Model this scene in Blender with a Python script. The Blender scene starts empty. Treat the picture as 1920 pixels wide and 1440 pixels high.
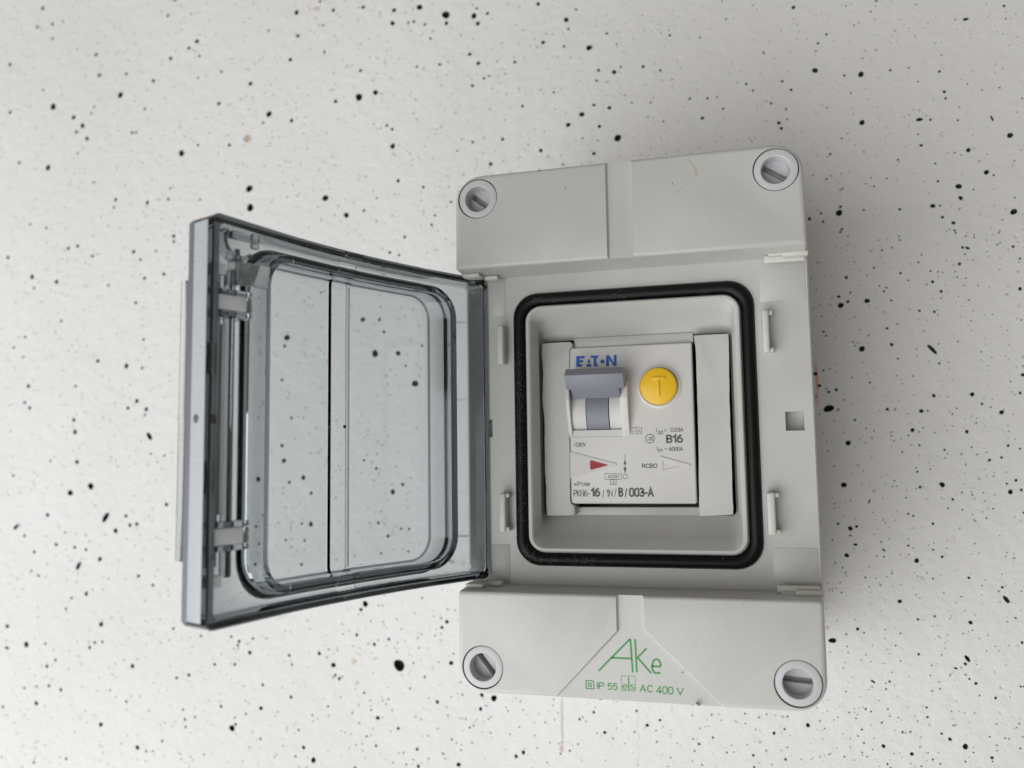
import bpy, bmesh, math, random
from mathutils import Vector, Matrix, geometry

sc = bpy.context.scene
R = math.radians
MM = 0.001

# ------------------------------------------------------------------ camera
# box frame in millimetres: u right, v up, w out of the wall (box centre on the wall = origin)
FPX = 1550.16
CAM = Vector((26.24, -8.45, 297.58))
ROW = [Vector((0.966300667, -0.014408267, -0.257012497)),
       Vector((-0.036799999, -0.995909137, -0.082527269)),
       Vector((-0.254772019, 0.089204215, -0.962877888))]

def W(u, v, w):                                   # box frame -> world metres
    return Vector((u * MM, -w * MM, v * MM))

def P(x, y, w):                                   # photo pixel -> (u, v) on the plane at height w
    a, b = (x - 960) / FPX, (y - 720) / FPX
    d = ROW[0] * a + ROW[1] * b + ROW[2]
    t = (w - CAM.z) / d.z
    q = CAM + d * t
    return q.x, q.y

def dirw(q):
    return Vector((q.x, -q.z, q.y))

cd = bpy.data.cameras.new('camera')
cam = bpy.data.objects.new('camera', cd)
sc.collection.objects.link(cam)
rx, up, bk = dirw(ROW[0]), -dirw(ROW[1]), -dirw(ROW[2])
m = Matrix((rx, up, bk)).transposed().to_4x4()
m.translation = W(*CAM)
cam.matrix_world = m
cd.sensor_fit = 'HORIZONTAL'
cd.sensor_width = 36.0
cd.lens = FPX / 1920 * 36.0
cd.clip_start = 0.01
cd.clip_end = 20
cd.dof.use_dof = True
cd.dof.focus_distance = 0.222
cd.dof.aperture_fstop = 12
sc.camera = cam

# ------------------------------------------------------------------ light
wd = bpy.data.worlds.new('World')
sc.world = wd
wd.use_nodes = True
wd.node_tree.nodes['Background'].inputs[0].default_value = (1.0, 0.94, 0.86, 1)
wd.node_tree.nodes['Background'].inputs[1].default_value = 0.205

def area(name, pos, target, size, power, col):
    l = bpy.data.lights.new(name, 'AREA')
    l.shape = 'RECTANGLE'
    l.size, l.size_y = size
    l.energy = power
    l.color = col
    o = bpy.data.objects.new(name, l)
    sc.collection.objects.link(o)
    o.location = W(*pos)
    d = W(*target) - W(*pos)
    o.rotation_euler = d.to_track_quat('-Z', 'Y').to_euler()
    return o

area('window_light', (-580, -520, 800), (-40, 0, 0), (1.35, 1.35), 16.5, (0.985, 0.99, 1.0))

sc.view_settings.view_transform = 'Standard'
sc.view_settings.look = 'None'
sc.view_settings.exposure = 0.08
sc.view_settings.gamma = 1.0
sc.view_settings.use_curve_mapping = False
sc.render.engine = 'CYCLES'
sc.cycles.use_denoising = True
sc.cycles.max_bounces = 24
sc.cycles.transmission_bounces = 20
sc.cycles.transparent_max_bounces = 16
sc.cycles.glossy_bounces = 10
sc.cycles.caustics_refractive = True
sc.cycles.caustics_reflective = True
sc.cycles.sample_clamp_indirect = 6.0

# ------------------------------------------------------------------ materials
def newmat(name):
    mt = bpy.data.materials.new(name)
    mt.use_nodes = True
    nt = mt.node_tree
    return mt, nt, nt.nodes['Principled BSDF']

def plastic(name, col, rough=0.45, bump=0.03, bscale=2500, dirt=0.0, spec=0.5):
    mt, nt, b = newmat(name)
    tc = nt.nodes.new('ShaderNodeTexCoord')
    n1 = nt.nodes.new('ShaderNodeTexNoise')
    n1.inputs['Scale'].default_value = 55
    n1.inputs['Detail'].default_value = 6
    nt.links.new(tc.outputs['Object'], n1.inputs['Vector'])
    mr = nt.nodes.new('ShaderNodeMapRange')
    mr.inputs[1].default_value = 0.3
    mr.inputs[2].default_value = 0.7
    mr.inputs[3].default_value = 1.0 - 0.04 - dirt
    mr.inputs[4].default_value = 1.03
    nt.links.new(n1.outputs[0], mr.inputs[0])
    mx = nt.nodes.new('ShaderNodeMix')
    mx.data_type = 'RGBA'
    mx.blend_type = 'MULTIPLY'
    mx.inputs[0].default_value = 1
    mx.inputs[6].default_value = (*col, 1)
    nt.links.new(mr.outputs[0], mx.inputs[7])
    nt.links.new(mx.outputs[2], b.inputs['Base Color'])
    b.inputs['Roughness'].default_value = rough
    b.inputs['Specular IOR Level'].default_value = spec
    if bump:
        n2 = nt.nodes.new('ShaderNodeTexNoise')
        n2.inputs['Scale'].default_value = bscale
        n2.inputs['Detail'].default_value = 2
        nt.links.new(tc.outputs['Object'], n2.inputs['Vector'])
        bp = nt.nodes.new('ShaderNodeBump')
        bp.inputs['Strength'].default_value = bump
        bp.inputs['Distance'].default_value = 0.0003
        nt.links.new(n2.outputs[0], bp.inputs['Height'])
        nt.links.new(bp.outputs[0], b.inputs['Normal'])
    return mt

M = {}
M['grey'] = plastic('grey_plastic', (0.532, 0.535, 0.512), 0.34, 0.16, 2600, 0.03)
M['post'] = plastic('pale_plastic', (0.60, 0.60, 0.56), 0.4, 0.05)
M['screw'] = plastic('screw_plastic', (0.55, 0.55, 0.565), 0.35, 0.04)
M['screwin'] = plastic('screw_inner_plastic', (0.50, 0.50, 0.52), 0.4, 0.04)
M['white'] = plastic('breaker_plastic', (0.675, 0.67, 0.652), 0.4, 0.08, 3000)
M['tgrey'] = plastic('toggle_plastic', (0.24, 0.25, 0.295), 0.42, 0.10, 3000)
M['yellow'] = plastic('button_plastic', (0.85, 0.52, 0.015), 0.38, 0.06, 3000)
M['red'] = plastic('flag_plastic', (0.34, 0.018, 0.013), 0.4, 0.0)
M['dark'] = plastic('interior_plastic', (0.02, 0.02, 0.022), 0.7, 0.0)
M['blue'] = plastic('blue_ink', (0.006, 0.125, 0.50), 0.5, 0.0)
M['ink'] = plastic('grey_ink', (0.12, 0.115, 0.115), 0.6, 0.0)
M['green'] = plastic('green_ink', (0.06, 0.29, 0.075), 0.55, 0.0)
M['metal'] = plastic('rail_metal', (0.3, 0.3, 0.3), 0.35, 0.0)
M['metal'].node_tree.nodes['Principled BSDF'].inputs['Metallic'].default_value = 1

# rubber with dust specks
mt, nt, b = newmat('gasket_rubber')
tc = nt.nodes.new('ShaderNodeTexCoord')
vo = nt.nodes.new('ShaderNodeTexVoronoi')
vo.inputs['Scale'].default_value = 1500
nt.links.new(tc.outputs['Object'], vo.inputs['Vector'])
ns = nt.nodes.new('ShaderNodeTexNoise')
ns.inputs['Scale'].default_value = 60
nt.links.new(tc.outputs['Object'], ns.inputs['Vector'])
c1 = nt.nodes.new('ShaderNodeMath'); c1.operation = 'LESS_THAN'; c1.inputs[1].default_value = 0.25
nt.links.new(vo.outputs['Distance'], c1.inputs[0])
c2 = nt.nodes.new('ShaderNodeMath'); c2.operation = 'GREATER_THAN'; c2.inputs[1].default_value = 0.55
nt.links.new(ns.outputs[0], c2.inputs[0])
c3 = nt.nodes.new('ShaderNodeMath'); c3.operation = 'MULTIPLY'
nt.links.new(c1.outputs[0], c3.inputs[0]); nt.links.new(c2.outputs[0], c3.inputs[1])
mx = nt.nodes.new('ShaderNodeMix'); mx.data_type = 'RGBA'
mx.inputs[6].default_value = (0.004, 0.004, 0.005, 1)
mx.inputs[7].default_value = (0.085, 0.08, 0.075, 1)
nt.links.new(c3.outputs[0], mx.inputs[0])
nt.links.new(mx.outputs[2], b.inputs['Base Color'])
b.inputs['Roughness'].default_value = 0.42
b.inputs['Specular IOR Level'].default_value = 0.22
M['rubber'] = mt

def clear(name, tint, rough, dens):
    mt, nt, b = newmat(name)
    b.inputs['Base Color'].default_value = (0.97, 0.985, 0.99, 1)
    b.inputs['Transmission Weight'].default_value = 1
    b.inputs['IOR'].default_value = 1.5
    b.inputs['Roughness'].default_value = rough
    va = nt.nodes.new('ShaderNodeVolumeAbsorption')
    va.inputs['Color'].default_value = (*tint, 1)
    va.inputs['Density'].default_value = dens
    nt.links.new(va.outputs[0], nt.nodes['Material Output'].inputs['Volume'])
    return mt
M['lid'] = clear('smoked_clear_plastic', (0.54, 0.57, 0.585), 0.0, 600)
M['frost'] = clear('frosted_clear_plastic', (0.53, 0.565, 0.575), 0.12, 200)

mt, nt, b = newmat('satin_clear_plastic')
b.inputs['Base Color'].default_value = (0.72, 0.765, 0.80, 1)
b.inputs['Transmission Weight'].default_value = 0.45
b.inputs['Roughness'].default_value = 0.45
ng = nt.nodes.new('ShaderNodeTexNoise'); ng.inputs['Scale'].default_value = 1500
tcs = nt.nodes.new('ShaderNodeTexCoord'); nt.links.new(tcs.outputs['Object'], ng.inputs['Vector'])
bps = nt.nodes.new('ShaderNodeBump'); bps.inputs['Strength'].default_value = 0.5; bps.inputs['Distance'].default_value = 0.0004
nt.links.new(ng.outputs[0], bps.inputs['Height']); nt.links.new(bps.outputs[0], b.inputs['Normal'])
M['satin'] = mt
M['satin_shaded'] = mt.copy()
M['satin_shaded'].node_tree.nodes['Principled BSDF'].inputs['Base Color'].default_value = (0.27, 0.29, 0.33, 1)  # same satin darkened: shade of the angled outer edge put into the colour
M['pale'] = plastic('milky_plastic', (0.80, 0.83, 0.88), 0.3, 0.0)
M['edge'] = clear('refraction_dark_plastic', (0.45, 0.50, 0.54), 0.05, 2600)  # extra dense, so the dark of refraction sits in the material itself
# white painted concrete
def wall_material():
    mt, nt, b = newmat('painted_concrete')
    N, L = nt.nodes, nt.links
    tc = N.new('ShaderNodeTexCoord')
    sep = N.new('ShaderNodeSeparateXYZ'); L.new(tc.outputs['Object'], sep.inputs[0])
    def math_(op, a, bb=None):
        n = N.new('ShaderNodeMath'); n.operation = op
        for i, q in enumerate((a, bb)):
            if q is None: continue
            if isinstance(q, (int, float)): n.inputs[i].default_value = q
            else: L.new(q, n.inputs[i])
        return n.outputs[0]
    n1 = N.new('ShaderNodeTexNoise'); n1.inputs['Scale'].default_value = 9; n1.inputs['Detail'].default_value = 7
    L.new(tc.outputs['Object'], n1.inputs['Vector'])
    cr = N.new('ShaderNodeValToRGB')
    cr.color_ramp.elements[0].position = 0.3; cr.color_ramp.elements[0].color = (0.70, 0.70, 0.69, 1)
    cr.color_ramp.elements[1].position = 0.7; cr.color_ramp.elements[1].color = (0.765, 0.765, 0.76, 1)
    L.new(n1.outputs[0], cr.inputs[0])
    col = cr.outputs[0]
    nd = N.new('ShaderNodeTexNoise'); nd.inputs['Scale'].default_value = 120; nd.inputs['Detail'].default_value = 4
    L.new(tc.outputs['Object'], nd.inputs['Vector'])
    wob = math_('MULTIPLY', math_('SUBTRACT', nd.outputs[0], 0.5), 0.0022)
    X, Z = sep.outputs[0], sep.outputs[2]
    def stain(x, y, rx_, rz_, c, amount, wobble=1.0):
        nonlocal col
        u, v = P(x, y, 0)
        sx, sz = P(x + rx_, y, 0)[0] - u, v - P(x, y + rz_, 0)[1]
        a = math_('DIVIDE', math_('ADD', math_('SUBTRACT', X, u * MM), math_('MULTIPLY', wob, wobble)), abs(sx) * MM)
        bb = math_('DIVIDE', math_('ADD', math_('SUBTRACT', Z, v * MM), math_('MULTIPLY', wob, wobble)), abs(sz) * MM)
        d = math_('ADD', math_('MULTIPLY', a, a), math_('MULTIPLY', bb, bb))
        f = N.new('ShaderNodeMapRange'); f.interpolation_type = 'SMOOTHSTEP'
        f.inputs[1].default_value = 1.15; f.inputs[2].default_value = 0.35
        f.inputs[3].default_value = 0; f.inputs[4].default_value = amount
        L.new(d, f.inputs[0])
        q = N.new('ShaderNodeMix'); q.data_type = 'RGBA'
        L.new(f.outputs[0], q.inputs[0]); L.new(col, q.inputs[6]); q.inputs[7].default_value = (*c, 1)
        col = q.outputs[2]
    brown = (0.40, 0.31, 0.25)
    stain(1054, 1350, 2.6, 55, brown, 0.55, 0.25)
    stain(1053, 1404, 4.5, 9, brown, 0.6, 0.3)
    stain(463, 260, 8, 8, (0.36, 0.27, 0.20), 0.75, 0.5)
    stain(595, 15, 8, 4, (0.45, 0.25, 0.2), 0.5)
    stain(663, 1240, 5, 9, (0.55, 0.46, 0.38), 0.6, 0.3)
    stain(811, 1252, 4, 5, (0.55, 0.50, 0.40), 0.5, 0.6)
    stain(1530, 705, 3.5, 28, (0.72, 0.2, 0.12), 0.6, 0.8)
    stain(1532, 742, 4, 22, (0.72, 0.26, 0.18), 0.4, 0.8)
    stain(1259, 1330, 3, 8, (0.5, 0.45, 0.38), 0.4)
    stain(1551, 1177, 5, 5, (0.5, 0.33, 0.27), 0.5)
    # hairline crack
    uc, vc = P(1196, 1380, 0)
    cx = math_('ABSOLUTE', math_('ADD', math_('SUBTRACT', X, uc * MM), math_('MULTIPLY', wob, 2.2)))
    cw = math_('LESS_THAN', cx, 0.00012)
    cz = math_('LESS_THAN', Z, -0.06)
    q = N.new('ShaderNodeMix'); q.data_type = 'RGBA'
    L.new(math_('MULTIPLY', math_('MULTIPLY', cw, cz), 0.35), q.inputs[0])
    L.new(col, q.inputs[6]); q.inputs[7].default_value = (0.35, 0.34, 0.33, 1)
    L.new(q.outputs[2], b.inputs['Base Color'])
    b.inputs['Roughness'].default_value = 0.62
    b.inputs['Specular IOR Level'].default_value = 0.3
    # relief: brushed paint film and half filled pin holes
    mp = N.new('ShaderNodeMapping')
    mp.inputs['Scale'].default_value = (260, 260, 420)
    mp.inputs['Rotation'].default_value = (0, 0.35, 0)
    L.new(tc.outputs['Object'], mp.inputs[0])
    nb = N.new('ShaderNodeTexNoise'); nb.inputs['Scale'].default_value = 1; nb.inputs['Detail'].default_value = 5
    L.new(mp.outputs[0], nb.inputs['Vector'])
    vo = N.new('ShaderNodeTexVoronoi'); vo.inputs['Scale'].default_value = 150
    L.new(tc.outputs['Object'], vo.inputs['Vector'])
    dim = N.new('ShaderNodeMapRange'); dim.interpolation_type = 'SMOOTHSTEP'
    dim.inputs[1].default_value = 0.05; dim.inputs[2].default_value = 0.13
    dim.inputs[3].default_value = -1; dim.inputs[4].default_value = 0
    L.new(vo.outputs['Distance'], dim.inputs[0])
    sepc = N.new('ShaderNodeSeparateColor'); L.new(vo.outputs['Color'], sepc.inputs[0])
    sel = math_('GREATER_THAN', sepc.outputs[0], 0.62)
    ng = N.new('ShaderNodeTexNoise'); ng.inputs['Scale'].default_value = 1400; ng.inputs['Detail'].default_value = 3
    L.new(tc.outputs['Object'], ng.inputs['Vector'])
    h = math_('ADD', math_('MULTIPLY', nb.outputs[0], 0.5), math_('MULTIPLY', math_('MULTIPLY', dim.outputs[0], sel), 0.5))
    h = math_('ADD', h, math_('MULTIPLY', ng.outputs[0], 0.28))
    nl = N.new('ShaderNodeTexNoise'); nl.inputs['Scale'].default_value = 150; nl.inputs['Detail'].default_value = 4
    L.new(tc.outputs['Object'], nl.inputs['Vector'])
    h = math_('ADD', h, math_('MULTIPLY', nl.outputs[0], 1.0))
    bp = N.new('ShaderNodeBump'); bp.inputs['Strength'].default_value = 0.8; bp.inputs['Distance'].default_value = 0.0005
    L.new(h, bp.inputs['Height']); L.new(bp.outputs[0], b.inputs['Normal'])
    return mt
M['wall'] = wall_material()
M['dust_shade'] = plastic('dusty_shade_paint', (0.38, 0.375, 0.36), 0.8, 0.0)  # shallow pits greyed: dust plus painted-in shade the soft light barely gives
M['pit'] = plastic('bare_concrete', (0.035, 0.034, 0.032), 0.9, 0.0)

# ------------------------------------------------------------------ helpers
def link(name, me, mat, parent=None, smooth=35):
    o = bpy.data.objects.new(name, me)
    sc.collection.objects.link(o)
    if mat: 
        me.materials.clear()
        me.materials.append(M[mat])
    if smooth is not None:
        for p in me.polygons: p.use_smooth = True
        me.set_sharp_from_angle(angle=R(smooth))
    if parent:
        o.parent = parent
        o.matrix_parent_inverse = parent.matrix_world.inverted()
    return o

def obj(name, bm, mat, parent=None, smooth=35, recalc=True):
    if recalc: bmesh.ops.recalc_face_normals(bm, faces=bm.faces)
    me = bpy.data.meshes.new(name)
    bm.to_mesh(me); bm.free()
    return link(name, me, mat, parent, smooth)

def empty(name, loc, label, cat):
    o = bpy.data.objects.new(name, None)
    sc.collection.objects.link(o)
    o.location = loc
    o.empty_display_size = 0.02
    o['label'] = label; o['category'] = cat
    bpy.context.view_layer.update()
    return o

def rrect(u0, u1, v0, v1, r, st=(), K=6):
    """rounded rectangle; top run left->right then bottom run right->left, mirror-paired"""
    top = []
    for i in range(K + 1):
        a = math.pi - i * math.pi / 2 / K
        top.append((u0 + r + r * math.cos(a), v1 - r + r * math.sin(a)))
    for s in st: top.append((s, v1))
    for i in range(K + 1):
        a = math.pi / 2 - i * math.pi / 2 / K
        top.append((u1 - r + r * math.cos(a), v1 - r + r * math.sin(a)))
    c = v0 + v1
    return top + [(u, c - v) for u, v in reversed(top)]

def loft(bm, loops, f=W, cap0=False, cap1=False, close=False):
    """loops: list of (list of (a,b), h) ; h number or function(a,b)"""
    rows = []
    for pts, h in loops:
        rows.append([bm.verts.new(f(a, b, h(a, b) if callable(h) else h)) for a, b in pts])
    pairs = list(zip(rows, rows[1:])) + ([(rows[-1], rows[0])] if close else [])
    for A, B in pairs:
        n = len(A)
        for i in range(n):
            bm.faces.new((A[i], A[(i + 1) % n], B[(i + 1) % n], B[i]))
    if cap0: bm.faces.new(rows[0][::-1])
    if cap1: bm.faces.new(rows[-1])
    return rows

def strips(bm, row):
    n = len(row) // 2
    T, B = row[:n], row[n:][::-1]
    for i in range(n - 1):
        bm.faces.new((T[i], T[i + 1], B[i + 1], B[i]))

def box(bm, u0, u1, v0, v1, w0, w1, bev=0.0, f=W, seg=2):
    vs = [bm.verts.new(f(a, b, c)) for c in (w0, w1) for a, b in ((u0, v0), (u1, v0), (u1, v1), (u0, v1))]
    fs = [(3, 2, 1, 0), (4, 5, 6, 7), (0, 1, 5, 4), (1, 2, 6, 5), (2, 3, 7, 6), (3, 0, 4, 7)]
    faces = [bm.faces.new([vs[i] for i in q]) for q in fs]
    if bev:
        es = list({e for q in faces for e in q.edges})
        bmesh.ops.bevel(bm, geom=es, offset=bev * MM, segments=seg, profile=0.5, affect='EDGES', clamp_overlap=True)

def prism(bm, poly, w0, w1, f=W, inset=0.0, bev=0.0):
    """extruded polygon in (u,v); inset shrinks the top about its centroid"""
    cx = sum(p[0] for p in poly) / len(poly); cy = sum(p[1] for p in poly) / len(poly)
    A = [bm.verts.new(f(a, b, w0)) for a, b in poly]
    B = []
    for a, b in poly:
        d = math.hypot(a - cx, b - cy) or 1
        k = 1 - inset / d
        B.append(bm.verts.new(f(cx + (a - cx) * k, cy + (b - cy) * k, w1)))
    n = len(A)
    fs = [bm.faces.new(A[::-1]), bm.faces.new(B)]
    for i in range(n): fs.append(bm.faces.new((A[i], A[(i + 1) % n], B[(i + 1) % n], B[i])))
    if bev:
        es = list(fs[1].edges)
        bmesh.ops.bevel(bm, geom=es, offset=bev * MM, segments=2, profile=0.5, affect='EDGES', clamp_overlap=True)

def lathe(bm, cu, cv, prof, seg=48, f=W):
    """prof: list of (r, w); r 0 closes"""
    rows = []
    for r, w in prof:
        if r <= 1e-6: rows.append([bm.verts.new(f(cu, cv, w))])
        else: rows.append([bm.verts.new(f(cu + r * math.cos(2 * math.pi * i / seg), cv + r * math.sin(2 * math.pi * i / seg), w)) for i in range(seg)])
    for A, B in zip(rows, rows[1:]):
        for i in range(seg):
            j = (i + 1) % seg
            if len(A) == 1 and len(B) == 1: continue
            if len(A) == 1: bm.faces.new((A[0], B[j], B[i]))
            elif len(B) == 1: bm.faces.new((A[i], A[j], B[0]))
            else: bm.faces.new((A[i], A[j], B[j], B[i]))

def boolean(o, cutters, op='DIFFERENCE'):
    tmp = []
    for i, cb in enumerate(cutters):
        bmesh.ops.recalc_face_normals(cb, faces=cb.faces)
        me = bpy.data.meshes.new('cut'); cb.to_mesh(me); cb.free()
        c = bpy.data.objects.new('cut', me); sc.collection.objects.link(c); tmp.append(c)
        md = o.modifiers.new('b%d' % i, 'BOOLEAN'); md.operation = op; md.object = c; md.solver = 'EXACT'
    dg = bpy.context.evaluated_depsgraph_get(); dg.update()
    me = bpy.data.meshes.new_from_object(o.evaluated_get(dg))
    o.modifiers.clear()
    old = o.data; o.data = me; bpy.data.meshes.remove(old)
    for c in tmp:
        d = c.data; bpy.data.objects.remove(c); bpy.data.meshes.remove(d)
    for p in me.polygons: p.use_smooth = True
    me.set_sharp_from_angle(angle=R(30))

def stroke(bm, pts, wid, w, th=0.02, closed=False):
    """flat printed line through (u,v) points"""
    n = len(pts)
    L_, R_ = [], []
    for i in range(n):
        p = Vector(pts[i])
        a = Vector(pts[(i - 1) % n]) if (closed or i > 0) else None
        c = Vector(pts[(i + 1) % n]) if (closed or i < n - 1) else None
        d1 = (p - a).normalized() if a is not None else (c - p).normalized()
        d2 = (c - p).normalized() if c is not None else d1
        t = (d1 + d2)
        t = t.normalized() if t.length > 1e-6 else d1
        nn = Vector((-t.y, t.x))
        k = wid / 2 / max(0.35, nn.dot(Vector((-d1.y, d1.x))))
        L_.append(p + nn * k); R_.append(p - nn * k)
    rng = range(n) if closed else range(n - 1)
    A = [bm.verts.new(W(q.x, q.y, w)) for q in L_]
    B = [bm.verts.new(W(q.x, q.y, w)) for q in R_]
    for i in rng:
        j = (i + 1) % n
        bm.faces.new((A[i], A[j], B[j], B[i]))

def flat(bm, poly, w):
    bm.faces.new([bm.verts.new(W(a, b, w)) for a, b in poly])

def arc(cx, cy, rx_, ry_, a0, a1, n=10):
    return [(cx + rx_ * math.cos(R(a0 + (a1 - a0) * i / n)), cy + ry_ * math.sin(R(a0 + (a1 - a0) * i / n))) for i in range(n + 1)]
oval = arc(.3, .7, .3, .3, 0, 180) + arc(.3, .3, .3, .3, 180, 360)
GLYPH = {   # advance width, then pen strokes (points, closed) in cap-height units
    '0': (.6, (oval, 1)), 'O': (.72, (arc(.36, .5, .36, .5, 0, 345, 23), 1)),
    '1': (.36, ([(0, .74), (.3, 1), (.3, 0)], 0)),
    '2': (.58, (arc(.29, .71, .29, .29, 165, -30) + [(.02, 0), (.6, 0)], 0)),
    '3': (.58, (arc(.28, .745, .26, .255, 150, -85) + arc(.28, .265, .3, .265, 80, -150), 0)),
    '4': (.64, ([(.47, 0), (.47, 1), (0, .28), (.64, .28)], 0)),
    '5': (.58, ([(.54, 1), (.09, 1), (.05, .54)] + arc(.28, .32, .3, .32, 120, -145), 0)),
    '6': (.6, (arc(.3, .31, .3, .31, 0, 345, 20), 1), ([(.01, .34), (.05, .62), (.2, .88), (.46, 1)], 0)),
    'A': (.7, ([(0, 0), (.35, 1), (.7, 0)], 0), ([(.12, .32), (.58, .32)], 0)),
    'B': (.6, ([(0, 0), (0, 1), (.32, 1)] + arc(.32, .765, .23, .235, 80, -80) + [(0, .53)], 0), ([(.3, .53)] + arc(.33, .265, .27, .265, 80, -80) + [(0, 0)], 0)),
    'C': (.64, (arc(.36, .5, .36, .5, 45, 315, 16), 0)),
    'I': (.02, ([(.01, 0), (.01, 1)], 0)), 'l': (.02, ([(.01, 0), (.01, 1)], 0)),
    'K': (.62, ([(0, 0), (0, 1)], 0), ([(.58, 1), (.02, .4)], 0), ([(.2, .56), (.62, 0)], 0)),
    'N': (.64, ([(0, 0), (0, 1), (.64, 0), (.64, 1)], 0)),
    'P': (.56, ([(0, 0), (0, 1), (.3, 1)] + arc(.3, .73, .26, .27, 80, -80) + [(0, .46)], 0)),
    'R': (.6, ([(0, 0), (0, 1), (.3, 1)] + arc(.3, .74, .27, .26, 80, -80) + [(0, .48)], 0), ([(.28, .48), (.6, 0)], 0)),
    'V': (.68, ([(0, 1), (.34, 0), (.68, 1)], 0)),
    'x': (.48, ([(0, .72), (.48, 0)], 0), ([(0, 0), (.48, .72)], 0)),
    'o': (.54, (arc(.27, .36, .27, .36, 0, 345, 18), 1)),
    'e': (.52, ([(.02, .37), (.52, .37)] + arc(.27, .36, .26, .36, 15, 320, 16), 0)),
    'n': (.46, ([(0, 0), (0, .72)], 0), ([(0, .5)] + arc(.23, .48, .23, .24, 150, 0, 8) + [(.46, 0)], 0)),
    'c': (.48, (arc(.27, .36, .27, .36, 45, 315, 14), 0)),
    's': (.44, (arc(.22, .54, .2, .18, 40, 260, 8) + arc(.22, .18, .22, .18, 80, -140, 8), 0)),
    '\u0394': (.6, ([(0, 0), (.3, .8), (.6, 0)], 1)),
    '=': (.5, ([(0, .36), (.5, .36)], 0), ([(0, .62), (.5, .62)], 0)), '-': (.36, ([(0, .4), (.36, .4)], 0)),
    '~': (.42, ([(0, .42), (.1, .5), (.2, .47), (.3, .42), (.42, .5)], 0)),
    '/': (.42, ([(0, -.04), (.42, 1.04)], 0)), ',': (.1, ([(.08, .08), (.02, -.12)], 0)), ' ': (.3,),
}
def text(name, body, x0, y0, x1, y1, w, mat, parent, pen=0.16):
    """printed letters whose bounding box spans photo pixels (x0,y0)-(x1,y1) on plane w"""
    lines, x = [], 0.0
    for ch in body:
        g = GLYPH[ch]
        for pts, closed in g[1:]:
            lines.append(([(x + a, b) for a, b in pts], closed))
        x += g[0] + 0.2
    ym = (y0 + y1) / 2; xm = (x0 + x1) / 2
    h = pen / 2
    ua, ub = P(x0, ym, w)[0] + h, P(x1, ym, w)[0] - h
    va, vb = P(xm, y1, w)[1] + h, P(xm, y0, w)[1] - h
    xs = [a for l, _ in lines for a, b in l]; ys = [b for l, _ in lines for a, b in l]
    ax, bx, ay, by = min(xs), max(xs), min(ys), max(ys)
    bm = bmesh.new()
    for k, (l, closed) in enumerate(lines):
        q = [((ua + ub) / 2 if bx - ax < 1e-4 else ua + (a - ax) / (bx - ax) * (ub - ua), (va + vb) / 2 if by - ay < 1e-4 else va + (b - ay) / (by - ay) * (vb - va)) for a, b in l]
        if not closed:                              # square pen ends
            for e0, e1 in ((0, 1), (-1, -2)):
                d = Vector(q[e0]) - Vector(q[e1])
                q[e0] = tuple(Vector(q[e0]) + d.normalized() * h * 0.6)
        stroke(bm, q, pen, w + 0.0015 * k, closed=bool(closed))
    return obj(name, bm, mat, parent, None, recalc=False)

# ------------------------------------------------------------------ wall with bug holes
random.seed(7)
TA = [(240,46,11),(210,152,9),(295,135,9),(295,217,8),(355,120,6),(56,363,10),(541,307,10),(945,87,9),(1076,78,6),(1108,232,13),(1062,270,10),(1122,315,8),(960,328,11),(559,423,11),(711,415,9),(863,455,11),(677,534,17),(299,600,18),(57,631,10),(414,660,13),(464,707,14),(430,742,10),(489,779,12),(514,637,7),(530,600,7),(815,612,8),(437,861,7),(743,746,9),(765,745,8),(1113,815,8),(1021,862,18),(108,915,9),(270,943,16),(243,505,7),(1231,583,11),(1409,470,13),(1513,641,18),(1480,690,8),(1640,678,12),(1668,70,14),(1676,202,11),(1633,335,12),(1875,57,11),(1888,570,11),(1825,292,8),(1818,142,7),(1511,172,7),(1245,403,8),(1290,816,10),(1402,1061,21),(1407,1168,22),(1830,1114,19),(829,1140,11),(947,1120,9),(651,1123,10),(957,1060,7),(527,1026,7),(1125,1123,7),(641,1168,7),(260,1281,8),(170,1262,7),(977,1328,11),(978,1358,9),(752,1416,11),(385,1397,10),(437,1384,10),(878,1412,7),(1115,437,7),(986,0,9),(1800,8,8)]
TB = [(45,8,10),(180,117,13),(318,145,12),(192,180,8),(813,125,10),(922,102,10),(610,165,8),(763,263,9),(142,455,8),(78,515,8),(345,365,8),(550,590,11),(711,618,14),(800,630,8),(160,732,11),(425,732,8),(139,824,9),(167,854,10),(415,922,11),(422,990,13),(770,815,12),(720,855,10),(823,862,12),(815,893,7),(433,1158,12),(510,1295,19),(395,1332,17),(936,1398,11),(848,1113,7),(925,1122,7),(807,469,8),(790,20,8),(520,0,9),(128,570,6),(283,1152,7),(75,1235,8),(1605,460,18),(1592,507,10),(1711,130,9),(1800,205,7),(1577,697,9),(1630,912,9),(1577,1067,11),(1588,1152,14),(1697,1247,14),(1618,1273,10),(1743,1334,10)]
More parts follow.
